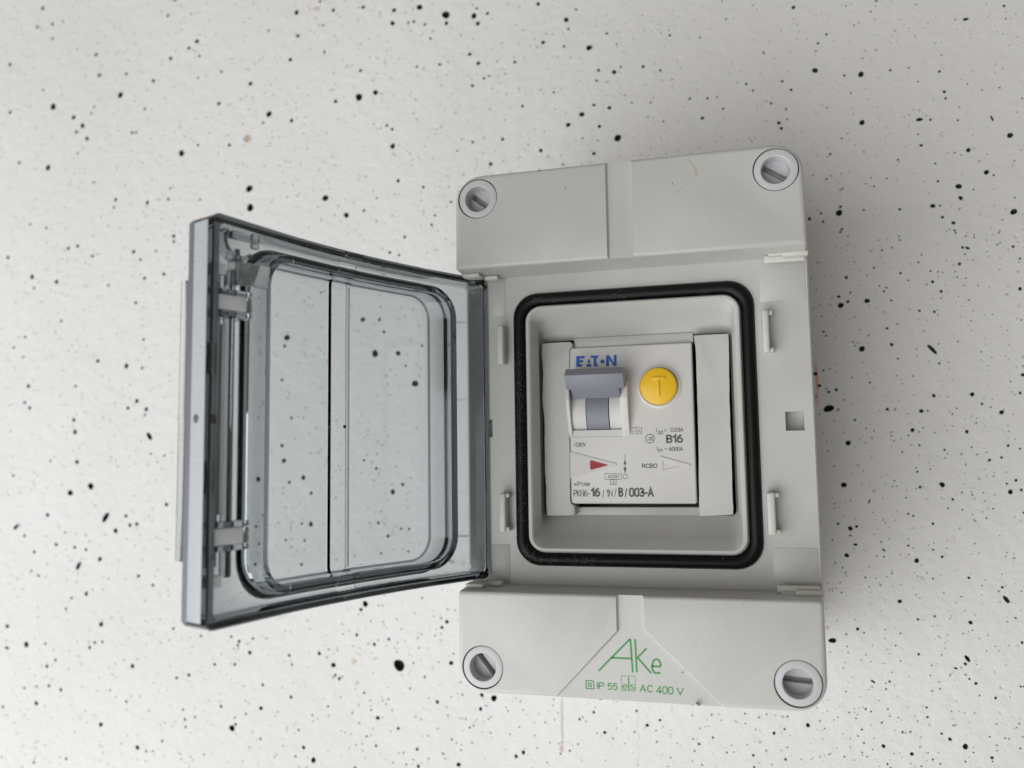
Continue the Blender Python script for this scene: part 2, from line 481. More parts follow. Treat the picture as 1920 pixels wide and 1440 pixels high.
TC = [(268,17,11),(650,106,14),(138,134,9),(708,22,10),(731,74,11),(769,68,11),(367,115,6),(316,183,10),(420,198,9),(484,212,9),(193,225,9),(562,265,13),(216,358,8),(176,332,7),(779,360,10),(860,412,9),(485,460,12),(403,484,8),(371,545,8),(41,642,12),(569,632,14),(148,745,16),(504,762,10),(533,735,9),(576,730,8),(255,740,8),(264,868,10),(312,833,8),(745,867,13),(975,655,8),(1062,917,10),(993,933,9),(1208,857,9),(1321,857,9),(1405,791,12),(1345,728,10),(1338,750,8),(1422,712,8),(1301,702,8),(1130,697,8),(1627,807,9),(1796,796,11),(1642,857,7),(1876,860,14),(1886,917,8),(1908,938,10),(1478,972,9),(1637,1041,10),(1468,1104,12),(1243,1093,9),(1040,1167,8),(1097,1153,7),(1305,1216,18),(1325,1195,9),(1320,1157,6),(1383,1136,7),(275,978,9),(205,982,7),(342,1000,10),(204,1076,12),(136,990,7),(16,1096,8),(711,1066,8),(567,1196,13),(773,1325,13),(912,1289,8),(1465,1275,7),(1708,1325,11),(1763,1396,16),(1680,1226,7),(1757,1143,6),(1845,1094,7),(1663,1375,7),(373,1388,8),(190,1409,8),(822,1346,7),(860,1345,6),(1147,1365,6),(1030,1112,7),(1045,1210,7),(620,1002,6),(1688,65,8),(1741,68,14),(1598,157,8),(1705,160,8),(1686,295,9)]
TD = [(123,40,11),(297,57,13),(288,130,14),(440,40,18),(588,83,24),(591,130,12),(746,89,17),(768,132,13),(822,75,10),(408,121,9),(470,137,9),(377,127,8),(502,216,8),(722,305,11),(771,355,12),(554,362,9),(425,375,8),(108,397,10),(976,349,10),(737,482,10),(802,441,8),(831,427,7),(99,546,22),(192,520,16),(1107,22,12),(1135,239,12),(1252,261,8),(1265,111,15),(1277,163,8),(1320,53,8),(1394,268,18),(1494,188,8),(1550,247,6),(1848,198,8),(1447,395,10),(1535,405,14),(1573,376,7),(1436,454,8),(1698,375,10),(1794,396,8),(1195,519,7),(1019,597,9),(1421,590,10),(1508,606,12),(1353,643,16),(1276,702,14),(1452,711,11),(1555,776,22),(1357,777,6),(1740,577,6),(1811,683,6),(1635,578,6),(256,706,9),(286,727,9),(289,822,16),(739,799,8),(907,783,10),(1122,846,12),(840,922,12),(1421,863,11),(1247,925,7),(320,1017,11),(461,1052,9),(652,848,6),(28,1210,16),(127,1184,9),(357,1333,9),(508,1263,8),(617,1136,8),(527,1211,7),(272,1420,9),(200,1115,6),(325,1435,8),(762,47,8)]
TE = [(623,42,12),(1808,33,9),(1818,105,6),(1057,65,6),(1090,5,7),(809,193,8),(761,243,8),(919,33,5),(745,396,17),(1003,418,18),(910,424,8),(1168,395,8),(1272,381,6),(1445,402,9),(561,457,8),(610,505,9),(358,472,8),(395,509,7),(140,553,8),(40,555,8),(193,547,6),(229,611,7),(497,581,8),(582,613,7),(111,664,11),(541,691,11),(555,722,10),(587,671,6),(1009,689,17),(1394,673,8),(1472,516,10),(1479,553,8),(1556,603,5),(1548,676,7),(1842,761,18),(1783,494,6),(1602,472,5),(1910,553,6),(1325,755,6),(1341,817,10),(1607,844,14),(1531,858,6),(1567,873,5),(895,779,6),(830,867,8),(1211,899,7),(1423,920,7),(1709,969,16),(1750,985,7),(1553,1048,18),(1564,1114,14),(1637,1066,6),(1436,1019,8),(1407,1158,15),(1447,1156,7),(1020,855,5),(810,1007,7),(1148,1005,6),(1077,1049,6),(1060,1000,5),(1030,1033,5),(901,1060,6),(880,1197,20),(887,1163,9),(778,1199,8),(790,1247,8),(713,1231,11),(895,1289,8),(1221,1177,9),(1019,1180,7),(1461,1221,10),(1523,1253,12),(1530,1296,7),(1868,1111,6),(1859,1387,9),(1603,1394,9),(1779,1309,6),(1770,1376,6),(1640,1335,5),(1121,1408,7),(97,210,6),(245,107,6),(456,297,7),(1325,458,5),(749,286,6),(963,142,5),(1195,173,5)]
TF = [(359,45,12),(413,106,8),(704,225,10),(790,203,9),(854,137,9),(850,104,8),(634,375,11),(397,458,16),(333,622,15),(410,665,15),(349,697,27),(433,587,10),(575,658,24),(741,545,10),(720,577,11),(680,531,8),(783,655,11),(861,420,12),(928,483,9),(1014,329,10),(1042,263,9),(1137,495,15),(1119,403,10),(1183,410,8),(1210,577,15),(1212,634,8),(1367,342,16),(1414,259,9),(1330,408,8),(1348,455,8),(1423,464,8),(1408,528,7),(1357,621,7),(1448,650,9),(1492,115,8),(1326,53,10),(1706,76,8),(1691,177,8),(1654,93,6),(1827,193,14),(1885,297,11),(1877,326,6),(1886,556,18),(1616,276,6),(1605,234,6),(153,329,9),(187,792,8),(203,922,11),(222,958,10),(304,973,6),(142,565,7),(118,723,6),(531,1070,28),(454,1011,8),(484,1018,7),(473,1043,8),(786,1033,17),(747,893,13),(834,857,9),(587,954,9),(514,906,7),(838,1154,10),(1025,744,12),(1152,752,13),(1182,783,7),(1172,1041,8),(1194,1194,11),(1275,1184,7),(1353,1006,8),(1000,1072,7),(1466,828,7),(1467,913,6),(1487,742,6),(1650,775,7),(1896,822,9),(1861,811,6),(1778,912,6),(1554,1096,8),(1762,1129,6),(1615,1214,6),(1910,1292,18),(1806,1350,8),(132,1284,19),(166,1386,17),(200,1255,10),(258,1240,8),(228,1411,9),(311,1420,15),(446,1315,8),(598,1360,11),(576,1283,6),(828,1301,7),(967,1303,8),(540,1184,6),(1598,1032,5),(318,1196,6)]
TG = [(245,0,14),(140,39,9),(328,151,11),(309,166,7),(374,66,9),(169,190,7),(470,240,12),(748,148,15),(1147,31,17),(1195,33,6),(1265,39,7),(1476,20,21),(1560,102,13),(1636,129,9),(1728,174,22),(1650,63,6),(1887,8,14),(1040,163,20),(1095,161,10),(922,188,6),(1306,188,9),(1510,264,9),(1430,340,18),(1581,290,5),(1783,287,6),(567,311,8),(635,332,8),(782,344,8),(782,376,8),(805,418,7),(867,396,6),(929,373,9),(964,326,20),(1021,342,8),(1157,347,8),(413,437,25),(562,437,6),(199,346,6),(240,508,8),(1024,456,11),(877,514,9),(1238,496,11),(1472,473,9),(1520,535,8),(1599,517,7),(1624,584,15),(1727,562,13),(1784,459,14),(1886,486,11),(1779,510,5),(615,565,6),(1022,547,6),(997,650,8),(1006,684,11),(1115,661,8),(1104,609,6),(506,630,6),(1660,720,8),(1772,688,6),(376,796,26),(810,760,8),(794,808,8),(830,810,7),(1029,815,14),(1000,826,7),(1219,794,26),(531,789,6),(732,783,5),(1851,757,15),(1773,786,11),(1804,856,24),(1897,838,14),(1388,863,9),(1470,857,7),(1478,881,9),(1495,916,7),(1574,863,8),(1586,935,7),(1407,792,6),(909,905,8),(1309,921,13),(1095,916,6),(298,955,7),(430,932,7),(331,987,5),(928,1044,11),(970,1062,11),(1270,996,10),(1393,1008,8),(1656,1000,9),(1566,1027,7),(1599,1082,9),(1478,1050,7),(1915,1034,10),(325,1130,13),(431,1170,22),(485,1153,14),(431,1230,10),(278,1270,9),(401,1400,21),(1139,1129,13),(1369,1168,7),(1711,1230,6),(697,1286,9),(766,1260,7),(928,1316,11),(719,1412,9),(657,1406,7),(1149,1295,7),(1103,1312,6),(1141,1351,10),(1259,1340,7),(1219,1413,14),(1535,1375,6),(1773,1378,7),(1766,1408,7),(1836,1424,9),(1000,1445,23)]
TH = [(365,65,8),(390,110,8),(400,138,6),(345,192,7),(560,149,9),(651,155,7),(690,216,9),(864,211,5),(254,256,8),(277,243,6),(279,263,6),(356,278,9),(604,278,5),(1089,110,7),(1010,138,7),(1045,149,7),(1139,160,10),(1204,131,6),(1448,153,14),(1233,281,7),(996,298,7),(1027,327,6),(856,354,20),(1734,234,13),(1703,268,9),(1561,219,7),(1585,172,6),(1730,122,6),(1736,364,7),(1334,363,6),(1410,436,7),(1899,268,7),(1155,482,11),(1011,509,13),(1462,536,20),(1286,503,6),(1500,472,6),(1849,497,10),(1776,530,7),(319,520,6),(494,591,16),(549,624,9),(397,636,10),(405,741,8),(733,597,7),(862,629,9),(1188,656,7),(1397,631,7),(1479,603,7),(1611,645,7),(1904,708,14),(1870,734,6),(1703,777,6),(1242,712,6),(1245,756,6),(1260,695,5),(820,733,9),(1017,808,13),(1216,813,8),(862,866,8),(565,812,7),(606,872,7),(1516,895,6),(1129,904,8),(372,924,7),(387,880,6),(789,961,7),(1118,990,8),(1452,1019,11),(1508,1058,16),(768,1042,12),(734,1057,8),(738,1106,10),(1133,1122,9),(1200,1102,9),(1540,1162,9),(1677,1183,14),(1893,1085,11),(1918,1085,9),(395,1126,8),(675,1205,6),(563,1277,11),(540,1262,6),(610,1299,10),(422,1307,9),(754,1278,9),(923,1264,6),(1086,1264,11),(1058,1250,6),(1299,1297,7),(1497,1311,8),(323,1347,7),(480,1358,8),(770,1339,8),(843,1350,8),(869,1372,5),(701,1395,10),(1093,1347,12),(1007,1382,7),(1108,1413,6),(1318,1419,8),(1880,1403,9),(234,1294,6),(467,1275,6),(68,1416,20)]
TI = [(379,55,26),(343,103,16),(308,315,14),(577,350,13),(455,394,15),(112,567,22),(662,570,52),(1062,205,17),(1021,252,15),(1098,550,20),(783,551,9),(829,424,8),(877,668,11),(127,652,9),(166,675,9),(370,800,11),(755,762,9),(982,876,17),(1345,935,17),(1456,845,28),(1355,818,18),(1117,471,9),(1193,816,9),(484,1010,18),(655,1097,14),(270,970,9),(390,1164,10),(470,1242,12),(813,1271,14),(823,1415,16),(1160,1400,20),(1030,1310,10),(1254,1092,10),(1285,1075,8),(1102,1190,10),(1642,1331,17),(1703,1298,18),(1589,1147,7),(1668,1086,8),(65,914,9),(855,5,9),(293,1425,12),(574,851,9),(428,943,9),(725,1398,9),(986,1098,7),(1413,1020,8),(1273,1216,8),(0,470,12),(330,1053,8),(1072,989,8),(1220,1017,8),(698,1305,8),(783,1360,8)]
TJ = [(333,187,10),(435,136,11),(515,282,13),(744,127,10),(912,193,11),(820,230,14),(834,246,8),(729,278,8),(883,268,7),(890,349,8),(657,362,6),(575,327,7),(262,415,9),(195,435,8),(101,497,6),(988,462,7),(1036,360,6),(1194,365,11),(1161,415,8),(1150,328,7),(1293,319,9),(1284,155,8),(1354,193,6),(1394,426,8),(1427,374,6),(1584,446,11),(1590,532,10),(1816,476,11),(1733,287,13),(1810,258,9),(1626,173,8),(1525,146,8),(1679,151,7),(1830,167,8),(1678,414,7),(1829,390,7),(1602,260,6),(1528,217,6),(1445,422,6),(1216,517,7),(355,172,7),(379,202,6),(153,191,6),(185,361,6),(322,366,7),(459,288,6),(521,485,5),(1146,487,6)]
TK = [(290,201,7),(594,209,10),(562,262,8),(611,319,10),(771,345,18),(927,230,11),(991,227,10),(1247,243,12),(1315,288,17),(1441,349,26),(1003,409,18),(682,373,7),(596,398,8),(637,430,8),(452,431,9),(325,411,9),(344,404,6),(803,492,10),(857,407,6),(1175,455,10),(1235,490,9),(1081,509,9),(1135,399,7),(1507,397,8),(1441,471,9),(1659,440,15),(1663,470,8),(1766,281,8),(1798,285,8),(1640,267,8),(1699,382,7),(1891,364,10),(1910,271,8),(1862,193,7),(438,244,6),(1343,176,9),(530,459,6)]
T2 = [(640+290/4.8,460+975/4.8,33/4.8),(640+497/4.8,460+972/4.8,5),(640+650/4.8,460+1245/4.8,6.6),(640+180/4.8,460+670/4.8,4.6),(640+330/4.8,460+670/4.8,3.2),(640+370/4.8,460+780/4.8,3),(640+350/4.8,460+352/4.8,4.5),(640+715/4.8,460+905/4.8,2.6),(640+565/4.8,460+1085/4.8,2.4),(640+450/4.8,860+300/4.8,5),(640+537/4.8,860+232/4.8,3.5),(640+407/4.8,860+695/4.8,3.4),(640+320/4.8,860+578/4.8,3.1),(640+190/4.8,863,2.5),(640+300/4.8,860+88/4.8,3),(640+523/4.8,860+628/4.8,2.4),(640+595/4.8,860+632/4.8,2.6),(640+590/4.8,860+835/4.8,2.4),(640+345/4.8,860+850/4.8,2.3)]
pits = []     # u, v, r, aspect, angle
def addpit(x, y, r, asp=1.0, ang=0.0):
    u, v = P(x, y, 0)
    k = (P(x + 5, y, 0)[0] - u) / 5 * 0.5 + (v - P(x, y + 5, 0)[1]) / 5 * 0.5
    pits.append([u, v, max(0.10, r * k * 0.92), asp, ang])
for tile, ox, oy, k in ((TA, 0, 0, 3), (TB, 0, 480, 3), (TC, 0, 960, 3), (TD, 640, 0, 3), (TE, 1280, 0, 3),
                        (TF, 1500, 420, 4.571), (TG, 1500, 735, 4.571), (TH, 1500, 1050, 4.571),
                        (TI, 600, 1120, 4.465), (TJ, 1000, 1300, 3.84), (TK, 1480, 1320, 4.364), (T2, 0, 0, 1)):
    for x, y, r in tile:
        addpit(ox + x / k, oy + y / k, r / k)
for x, y, r, asp, ang in ((280, 818, 5.5, 1.5, -0.9), (198, 970, 5.5, 2.2, 0.95), (30, 988, 4, 1.8, 0.8), (147, 1061, 5.2, 1.6, 1.0),
                          (1811, 36, 4, 1.5, 0), (1724, 224, 5, 1.3, 0), (1860, 222, 2.6, 2.8, -1.3), (1901, 397, 6.6, 1.2, 0.4),
                          (1814, 465, 3.2, 1.8, -0.6), (1748, 655, 5, 2.6, -0.9), (1554, 766, 9, 1.15, 0.3), (1630, 940, 2.2, 2.4, 1.2),
                          (1604, 1021, 3, 1.5, 0.2), (1657, 1031, 2.6, 1.6, -0.6), (1561, 1201, 5.8, 1.55, 0), (1887, 1124, 5, 2.0, -1.0),
                          (1814, 1235, 5.2, 1.5, -1.0), (1811, 1243, 3.4, 1, 0), (1637, 1278, 2.8, 1.9, -0.6), (1792, 1253, 2.4, 2, -0.3),
                          (1126, 1310, 3, 1.4, 0.1), (13, 1215, 3, 1.6, -0.2), (1718, 1053, 5, 1.1, 0.3)):
    addpit(x, y, r, asp, ang)
grid = {}
def near(u, v, r):
    gx, gy = int(u // 8), int(v // 8)
    return any(math.hypot(q[0] - u, q[1] - v) < q[2] * q[3] + r + 0.12 for i in (-1, 0, 1) for j in (-1, 0, 1) for q in grid.get((gx + i, gy + j), ()))
kept = []
def keep(q):
    kept.append(q); grid.setdefault((int(q[0] // 8), int(q[1] // 8)), []).append(q)
def behind_box(u, v): return abs(u) < 50.5 and abs(v) < 73
for q in sorted(pits, key=lambda q: -q[2]):
    for tries in range(12):
        if not behind_box(q[0], q[1]) and not near(q[0], q[1], q[2] * q[3]):
            keep(q); break
        a = random.random() * 6.28
        q = [q[0] + 0.35 * math.cos(a), q[1] + 0.35 * math.sin(a)] + q[2:]
n_small = 0
while n_small < 6200:
    if n_small < 5100: u, v = random.uniform(-310, 135), random.uniform(-150, 215)      # around the box
    else: u, v = random.uniform(-420, 300), random.uniform(-300, 330)
    near_box = -310 < u < 135 and -150 < v < 215
    if not near_box: r = random.uniform(0.15, 0.5) if random.random() < 0.75 else random.uniform(0.5, 1.5)
    elif random.random() < (0.62 if u < -30 else 0.2): r = random.uniform(0.22, 0.42)     # half filled with paint
    else: r = 0.10 + 0.17 * random.random() ** 1.5
    if u < -60 and r < 0.2 and random.random() < 0.5: continue
    if behind_box(u, v) or near(u, v, r): continue
    keep([u, v, r, random.choice((1, 1, 1.2, 1.5)), random.uniform(-1.5, 1.5), 1 if r > 0.21 and near_box else 0]); n_small += 1

vs, faces, rims = [(-1500, -1300), (1500, -1300), (1500, 1500), (-1500, 1500)], [], []
for u, v, r, asp, ang, *half in kept:
    n = 20 if r > 0.7 else (14 if r > 0.35 else 9)
    shallow = bool(half and half[0])
    ring = []
    ph = random.random() * 6.28
    for i in range(n):
        a = 2 * math.pi * i / n
        k = 1 + 0.08 * math.sin(2 * a + ph) + 0.04 * math.sin(3 * a + 2 * ph) + random.uniform(-0.02, 0.02)
        x, y = r * asp * k * math.cos(a), r * k * math.sin(a) * (1.0 if asp == 1 else 0.85)
        ring.append((u + x * math.cos(ang) - y * math.sin(ang), v + x * math.sin(ang) + y * math.cos(ang)))
    faces.append(list(range(len(vs), len(vs) + n)))
    vs += ring
    rims.append((ring, u, v, r, shallow))
ov, oe, of, _, _, off = geometry.delaunay_2d_cdt([Vector(p) for p in vs], [], [[0, 1, 2, 3]] + faces, 0, 1e-5)
wv = [W(p.x, p.y, 0) for p in ov]
wf, wm = [], []
for f, orig in zip(of, off):
    if any(i > 0 for i in orig): continue
    wf.append(tuple(f)); wm.append(0)
for ring, u, v, r, shallow in rims:
    n = len(ring); b0 = len(wv)
    dep = r * 0.55 if shallow else min(3.2, 1.9 * r + 0.15)
    for k, d in ((1.0, 0.0), (0.985, 0.10 * dep), (0.90, 0.6 * dep), (0.45, 0.97 * dep)):
        for a, c in ring: wv.append(W(u + (a - u) * k, v + (c - v) * k, -d))
    for j in range(3):
        for i in range(n):
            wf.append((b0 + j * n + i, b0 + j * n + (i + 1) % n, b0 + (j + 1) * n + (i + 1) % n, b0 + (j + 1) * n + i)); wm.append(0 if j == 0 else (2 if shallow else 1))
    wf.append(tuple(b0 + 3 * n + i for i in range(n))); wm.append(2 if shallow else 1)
me = bpy.data.meshes.new('wall')
me.from_pydata(wv, [], wf)
me.materials.append(M['wall']); me.materials.append(M['pit']); me.materials.append(M['dust_shade'])
me.polygons.foreach_set('material_index', wm)
bm = bmesh.new(); bm.from_mesh(me)
for f in bm.faces:
    if f.material_index == 0 and abs(f.normal.y) > 0.9 and f.normal.y > 0: f.normal_flip()
bm.to_mesh(me); bm.free()
wall = bpy.data.objects.new('wall', me); sc.collection.objects.link(wall)
wall['kind'] = 'structure'

# ------------------------------------------------------------------ enclosure
enc = empty('electrical_enclosure', (0, 0, 0), 'light grey plastic wall enclosure with smoked clear lid swung open', 'electrical box')
WF, WS = 84.0, 70.0
OU0, OV1 = P(1014, 641, 60); OU1, OV0 = P(1381, 967, 60)
bm = bmesh.new()
st = (-12.0, 0.0, 10.0)
loops = [
    (rrect(-49, 49, -71.4, 71.4, 9, st), 0.4),
    (rrect(-47.3, 47.3, -69.9, 69.9, 8, st), 69.5),
    (rrect(-46.9, 46.9, -69.5, 69.5, 7.6, st), WS),
    (rrect(-33.3, 33.3, -38.4, 38.4, 7.0, st), WS),
    (rrect(-33.3, 33.3, -38.4, 38.4, 7.0, st), WS - 0.8),
    (rrect(-29.6, 29.6, -34.6, 34.6, 4.6, st), WS - 0.8),
    (rrect(-29.4, 29.4, -34.4, 34.4, 4.4, st), WS + 1.2),
    (rrect(-29.1, 29.1, -34.1, 34.1, 4.1, st), WS + 1.5),
    (rrect(-28.5, 28.5, -33.5, 33.5, 3.6, st), WS + 1.5),
    (rrect(-28.1, 28.1, -33.1, 33.1, 3.3, st), WS + 1.1),
    (rrect(-27.0, 27.2, -31.3, 31.5, 3.2, st), 65.5),
    (rrect(OU0 - 0.7, OU1 + 0.6, OV0 - 0.9, OV1 + 0.9, 2.0, st), 60.5),
    (rrect(OU0, OU1, OV0, OV1, 1.2, st), 59.6),
    (rrect(OU0, OU1, OV0, OV1, 1.2, st), 52.0),
    (rrect(-45, 45, -67, 67, 6, st), 52.0),
    (rrect(-46.6, 46.6, -69, 69, 7, st), 0.4),
]
loft(bm, loops, close=True)
body = obj('housing', bm, 'grey', enc, 30)
# square sockets and hinge notch
cut = []
qa = P(1472, 772, WS); qb = P(1509, 807, WS)
for s in (1, -1):
    c = bmesh.new(); a, b_ = sorted((s * qa[0], s * qb[0])); box(c, a, b_, qb[1], qa[1], WS - 4 - (3.6 if s < 0 else 0), WS + 3); cut.append(c)
c = bmesh.new(); box(c, -60, -40.9, -43.45, 43.45, 66.2, 75); cut.append(c)
boolean(body, cut)
body.data.materials.clear(); body.data.materials.append(M['grey'])

def block(name, sgn, groove, extra):
    st2 = (-20, -10, 0, 10, 20)
    def ol(ins, w):
        uh = 45.95 + (WF - w) * 0.085 - ins
        vo_, vi = 69.75 + (WF - w) * 0.05 - ins, 43.55 + ins * 0.8
        ro, ri = 7.4 - ins * 0.6, 0.5
        K = 8
        pts = []
        for i in range(K + 1):
            a = math.pi - i * math.pi / 2 / K; pts.append((-uh + ro + ro * math.cos(a), vo_ - ro + ro * math.sin(a)))
        for s in st2: pts.append((s, vo_))
        for i in range(K + 1):
            a = math.pi / 2 - i * math.pi / 2 / K; pts.append((uh - ro + ro * math.cos(a), vo_ - ro + ro * math.sin(a)))
        pts += [(uh, vi + ri), (uh - ri, vi)] + [(s, vi) for s in reversed(st2)] + [(-uh + ri, vi), (-uh, vi + ri)]
        return [(a, sgn * b) for a, b in pts]
    bm = bmesh.new()
    loft(bm, [(ol(0, 69.6), 69.6), (ol(0, 82.9), 82.9), (ol(0.08, 83.3), 83.3), (ol(0.28, 83.65), 83.65), (ol(0.6, 83.88), 83.88), (ol(1.1, WF), WF)], cap0=True, cap1=True)
    o = obj(name, bm, 'grey', enc, 30)
    cs = []
    for s in (-1, 1):
        c = bmesh.new(); lathe(c, s * 39.4, sgn * 63.2, [(0, 76), (5.66, 76), (5.66, 90), (0, 90)], 48); cs.append(c)
    c = bmesh.new()
    A = [c.verts.new(W(a, b, WF - 0.85)) for a, b in groove]
    B = [c.verts.new(W(a, b, WF + 0.6)) for a, b in extra]
    n = len(A); c.faces.new(A[::-1]); c.faces.new(B)
    for i in range(n): c.faces.new((A[i], A[(i + 1) % n], B[(i + 1) % n], B[i]))
    cs.append(c)
    boolean(o, cs)
    o.data.materials.clear(); o.data.materials.append(M['grey'])
    return o
gl, gr = -3.3, 2.75
e = 0.9
gt = [(gl, 40), (gr, 40), (gr, 75), (gl, 75)]
gt2 = [(gl - e, 39), (gr + e, 39), (gr + e, 76), (gl - e, 76)]
block('upper_cover', 1, gt, gt2)
kl = P(1157, 1184, WF); kr = P(1203, 1181, WF); bl = P(1046, 1304, WF); br = P(1346, 1318, WF)
dl = ((bl[0] - kl[0]) / (bl[1] - kl[1])); dr = ((br[0] - kr[0]) / (br[1] - kr[1]))
yb = -75
gb = [(gl, -40), (gl, kl[1]), (kl[0] + dl * (yb - kl[1]), yb), (kr[0] + dr * (yb - kr[1]), yb), (gr, kr[1]), (gr, -40)]
gb2 = [(gl - e, -39), (gl - e, kl[1] + .3), (gb[2][0] - e, yb - .3), (gb[3][0] + e, yb - .3), (gr + e, kr[1] + .3), (gr + e, -39)]
lower = block('lower_cover', -1, gb, gb2)

# cap screws
for cu_, cv_, ang in ((-39.4, 63.2, -38), (39.4, 63.2, -33), (-39.4, -63.2, -50), (39.4, -63.2, -4)):
    bm = bmesh.new()
    lathe(bm, cu_, cv_, [(5.42, 76.2), (5.42, 83.4), (5.3, 83.62), (5.05, 83.7), (3.75, 83.7), (3.58, 83.55), (3.5, 79.0), (3.5, 76.2)], 64)
    ring = obj('cap_screw', bm, 'screw', enc, 40)
    bm = bmesh.new()
    ca, sa = math.cos(R(ang)), math.sin(R(ang))
    lathe(bm, cu_, cv_, [(3.52, 77.6), (0, 77.6)], 32)
    for sg in (1, -1):
        pts = []
        h0 = 0.75
        for i in range(17):
            a0 = math.asin(h0 / 3.5); a = a0 + (math.pi - 2 * a0) * i / 16
            x, y = 3.5 * math.cos(a), sg * 3.5 * math.sin(a)
            pts.append((cu_ + x * ca - y * sa, cv_ + x * sa + y * ca))
        prism(bm, pts if sg > 0 else pts[::-1], 77.0, 80.0)
    obj('slotted_head', bm, 'screwin', ring, 30)

# gasket
bm = bmesh.new()
gl_ = []
for t in range(9):
    a = math.pi * t / 8
    k = -math.cos(a)               # -1 outer .. 1 inner
    off_ = 1.72 * (k + 1)
    gl_.append((rrect(-33.2 + off_, 33.2 - off_, -38.3 + off_, 38.3 - off_, 6.9 - off_ * 0.62, st, 8), WS - 0.75 + 2.35 * math.sin(a) ** 0.6))
loft(bm, gl_, close=True)
obj('gasket', bm, 'rubber', enc, 60)

# catch posts on the seat
for x0, y0, x1, y1, hooks in ((1428, 582, 1444, 661, 1), (1437, 923, 1456, 1003, 1), (933, 611, 946, 683, 0), (937, 924, 950, 997, -1)):
    u0, v1 = P(x0, y0, WS + 3); u1, v0 = P(x1, y1, WS + 3)
    bm = bmesh.new()
    box(bm, u0, u1, v0, v1, WS - 0.2, WS + 4.2, 0.55, seg=3)
    post = obj('catch_post', bm, 'post', enc, 40)
    if hooks:
        bm = bmesh.new()
        uh = (u1, u1 + 1.0) if hooks > 0 else (u1, u1 + 0.9)
        for va in ((v1 - 1.3, v1 - 0.15), (v0 + 0.15, v0 + 1.3)):
            box(bm, uh[0] - 0.4, uh[1], va[0], va[1], WS - 0.2, WS + 3.4, 0.3)
        obj('catch_hook', bm, 'post', post, 40)
# thin corner inserts
for x0, y0, x1, y1 in ((1423, 492, 1511, 561), (1449, 1027, 1536, 1102)):
    u0, v1 = P(x0, y0, WS); u1, v0 = P(x1, y1, WS)
    bm = bmesh.new(); box(bm, u0, u1, max(v0, -43.5), min(v1, 43.5), WS - 0.3, WS + 0.13, 0.05)
    obj('corner_insert', bm, 'grey', enc, 30)
for x0, y0, x1, y1 in ((918, 520, 948, 592), (920, 1020, 957, 1092)):
    u0, v1 = P(x0, y0, WS); u1, v0 = P(x1, y1, WS)
    bm = bmesh.new(); box(bm, max(u0, -40.8), u1, max(v0, -43.5), min(v1, 43.5), WS - 0.3, WS + 0.13, 0.05)
    obj('corner_insert', bm, 'grey', enc, 30)
# clips at the right corners
for y0, y1, sg in ((478, 489, 1), (1103, 1110, -1)):
    xo = 1432 if sg > 0 else 1457
    ua, va = P(xo, (y0 + y1) / 2, 74); ub, _ = P(xo + 78, (y0 + y1) / 2, 74)
    bm = bmesh.new()
    vi = sg * 43.55
    box(bm, ua, 46.3, min(vi, vi - sg * 2.0), max(vi, vi - sg * 2.0), 73.0, 74.6, 0.5, seg=3)
    clip = obj('hinge_clip', bm, 'post', enc, 40)
    bm = bmesh.new()
    box(bm, ua + (ub - ua) * 0.42, 46.9, min(vi + sg * 0.1, vi - sg * 1.2), max(vi + sg * 0.1, vi - sg * 1.2), 74.9, 77.4, 0.4, seg=3)
    obj('clip_lug', bm, 'post', clip, 40)
    bm = bmesh.new()
    box(bm, ua + (ub - ua) * 0.1, 45.5, min(vi + sg * 0.05, vi - sg * 0.5), max(vi + sg * 0.05, vi - sg * 0.5), 75.0, 75.8, 0.15)
    obj('clip_rib', bm, 'post', clip, 40)
# hinge eyes at the left corners
for sg in (1, -1):
    vi = sg * 43.5
    bm = bmesh.new()
    box(bm, -45.5, -40.6, min(vi, vi - sg * 1.2), max(vi, vi - sg * 1.2), 75, 79.5, 0.4)
    eye = obj('hinge_lug', bm, 'post', enc, 40)
    bm = bmesh.new()
    box(bm, -40.4, -36.4, min(vi, vi - sg * 1.3), max(vi, vi - sg * 1.3), 72.2, 75.2, 0.5, seg=3)
    obj('hinge_eye', bm, 'post', eye, 40)

# inside: dark well, mounting rail, hand-cut blanking strips
bm = bmesh.new()
box(bm, -44, 44, -34, 34, 0.6, 1.6)
obj('back_plate', bm, 'dark', enc, None)
bm = bmesh.new()
for a, b_, c0, c1 in ((-43, 43, -17.5, 17.5),) and ((-12.5, 12.5, 1.6, 2.6), (-17.5, -11.5, 8.0, 9.0), (11.5, 17.5, 8.0, 9.0), (-12.5, -11.5, 1.6, 9.0), (11.5, 12.5, 1.6, 9.0)):
    box(bm, -43, 43, a, b_, c0, c1)
obj('mounting_rail', bm, 'metal', enc, 30)
def strip_part(name, px, w1, w0, mat='grey'):
    rough = []
    for i, (xa, ya) in enumerate(px):
        xb, yb_ = px[(i + 1) % len(px)]
        k = max(1, int(math.hypot(xb - xa, yb_ - ya) / 11))
        for q in range(k):
            jx = random.uniform(-0.4, 0.4) if (q and abs(yb_ - ya) > abs(xb - xa)) else 0
            rough.append((xa + (xb - xa) * q / k + jx, ya + (yb_ - ya) * q / k))
    poly = [P(x, y, w1) for x, y in rough]
    bm = bmesh.new(); prism(bm, poly[::-1], w0, w1, bev=0.18)
    return obj(name, bm, mat, enc, 30)
strip_part('blanking_strip', [(1016, 644), (1068, 641), (1072, 643), (1073, 652), (1067, 653), (1067, 800), (1069, 944), (1077, 948), (1078, 966), (1025, 967), (1024, 900), (1022, 895), (1021, 790), (1017, 745), (1019, 690), (1015, 665)], 62.6, 54)
strip_part('blanking_strip', [(1300, 629), (1366, 625.5), (1367, 690), (1368, 760), (1370.5, 830), (1372.5, 900), (1375, 965), (1311, 968), (1311, 930), (1309, 800), (1306, 700), (1304, 650)], 63.4, 54)
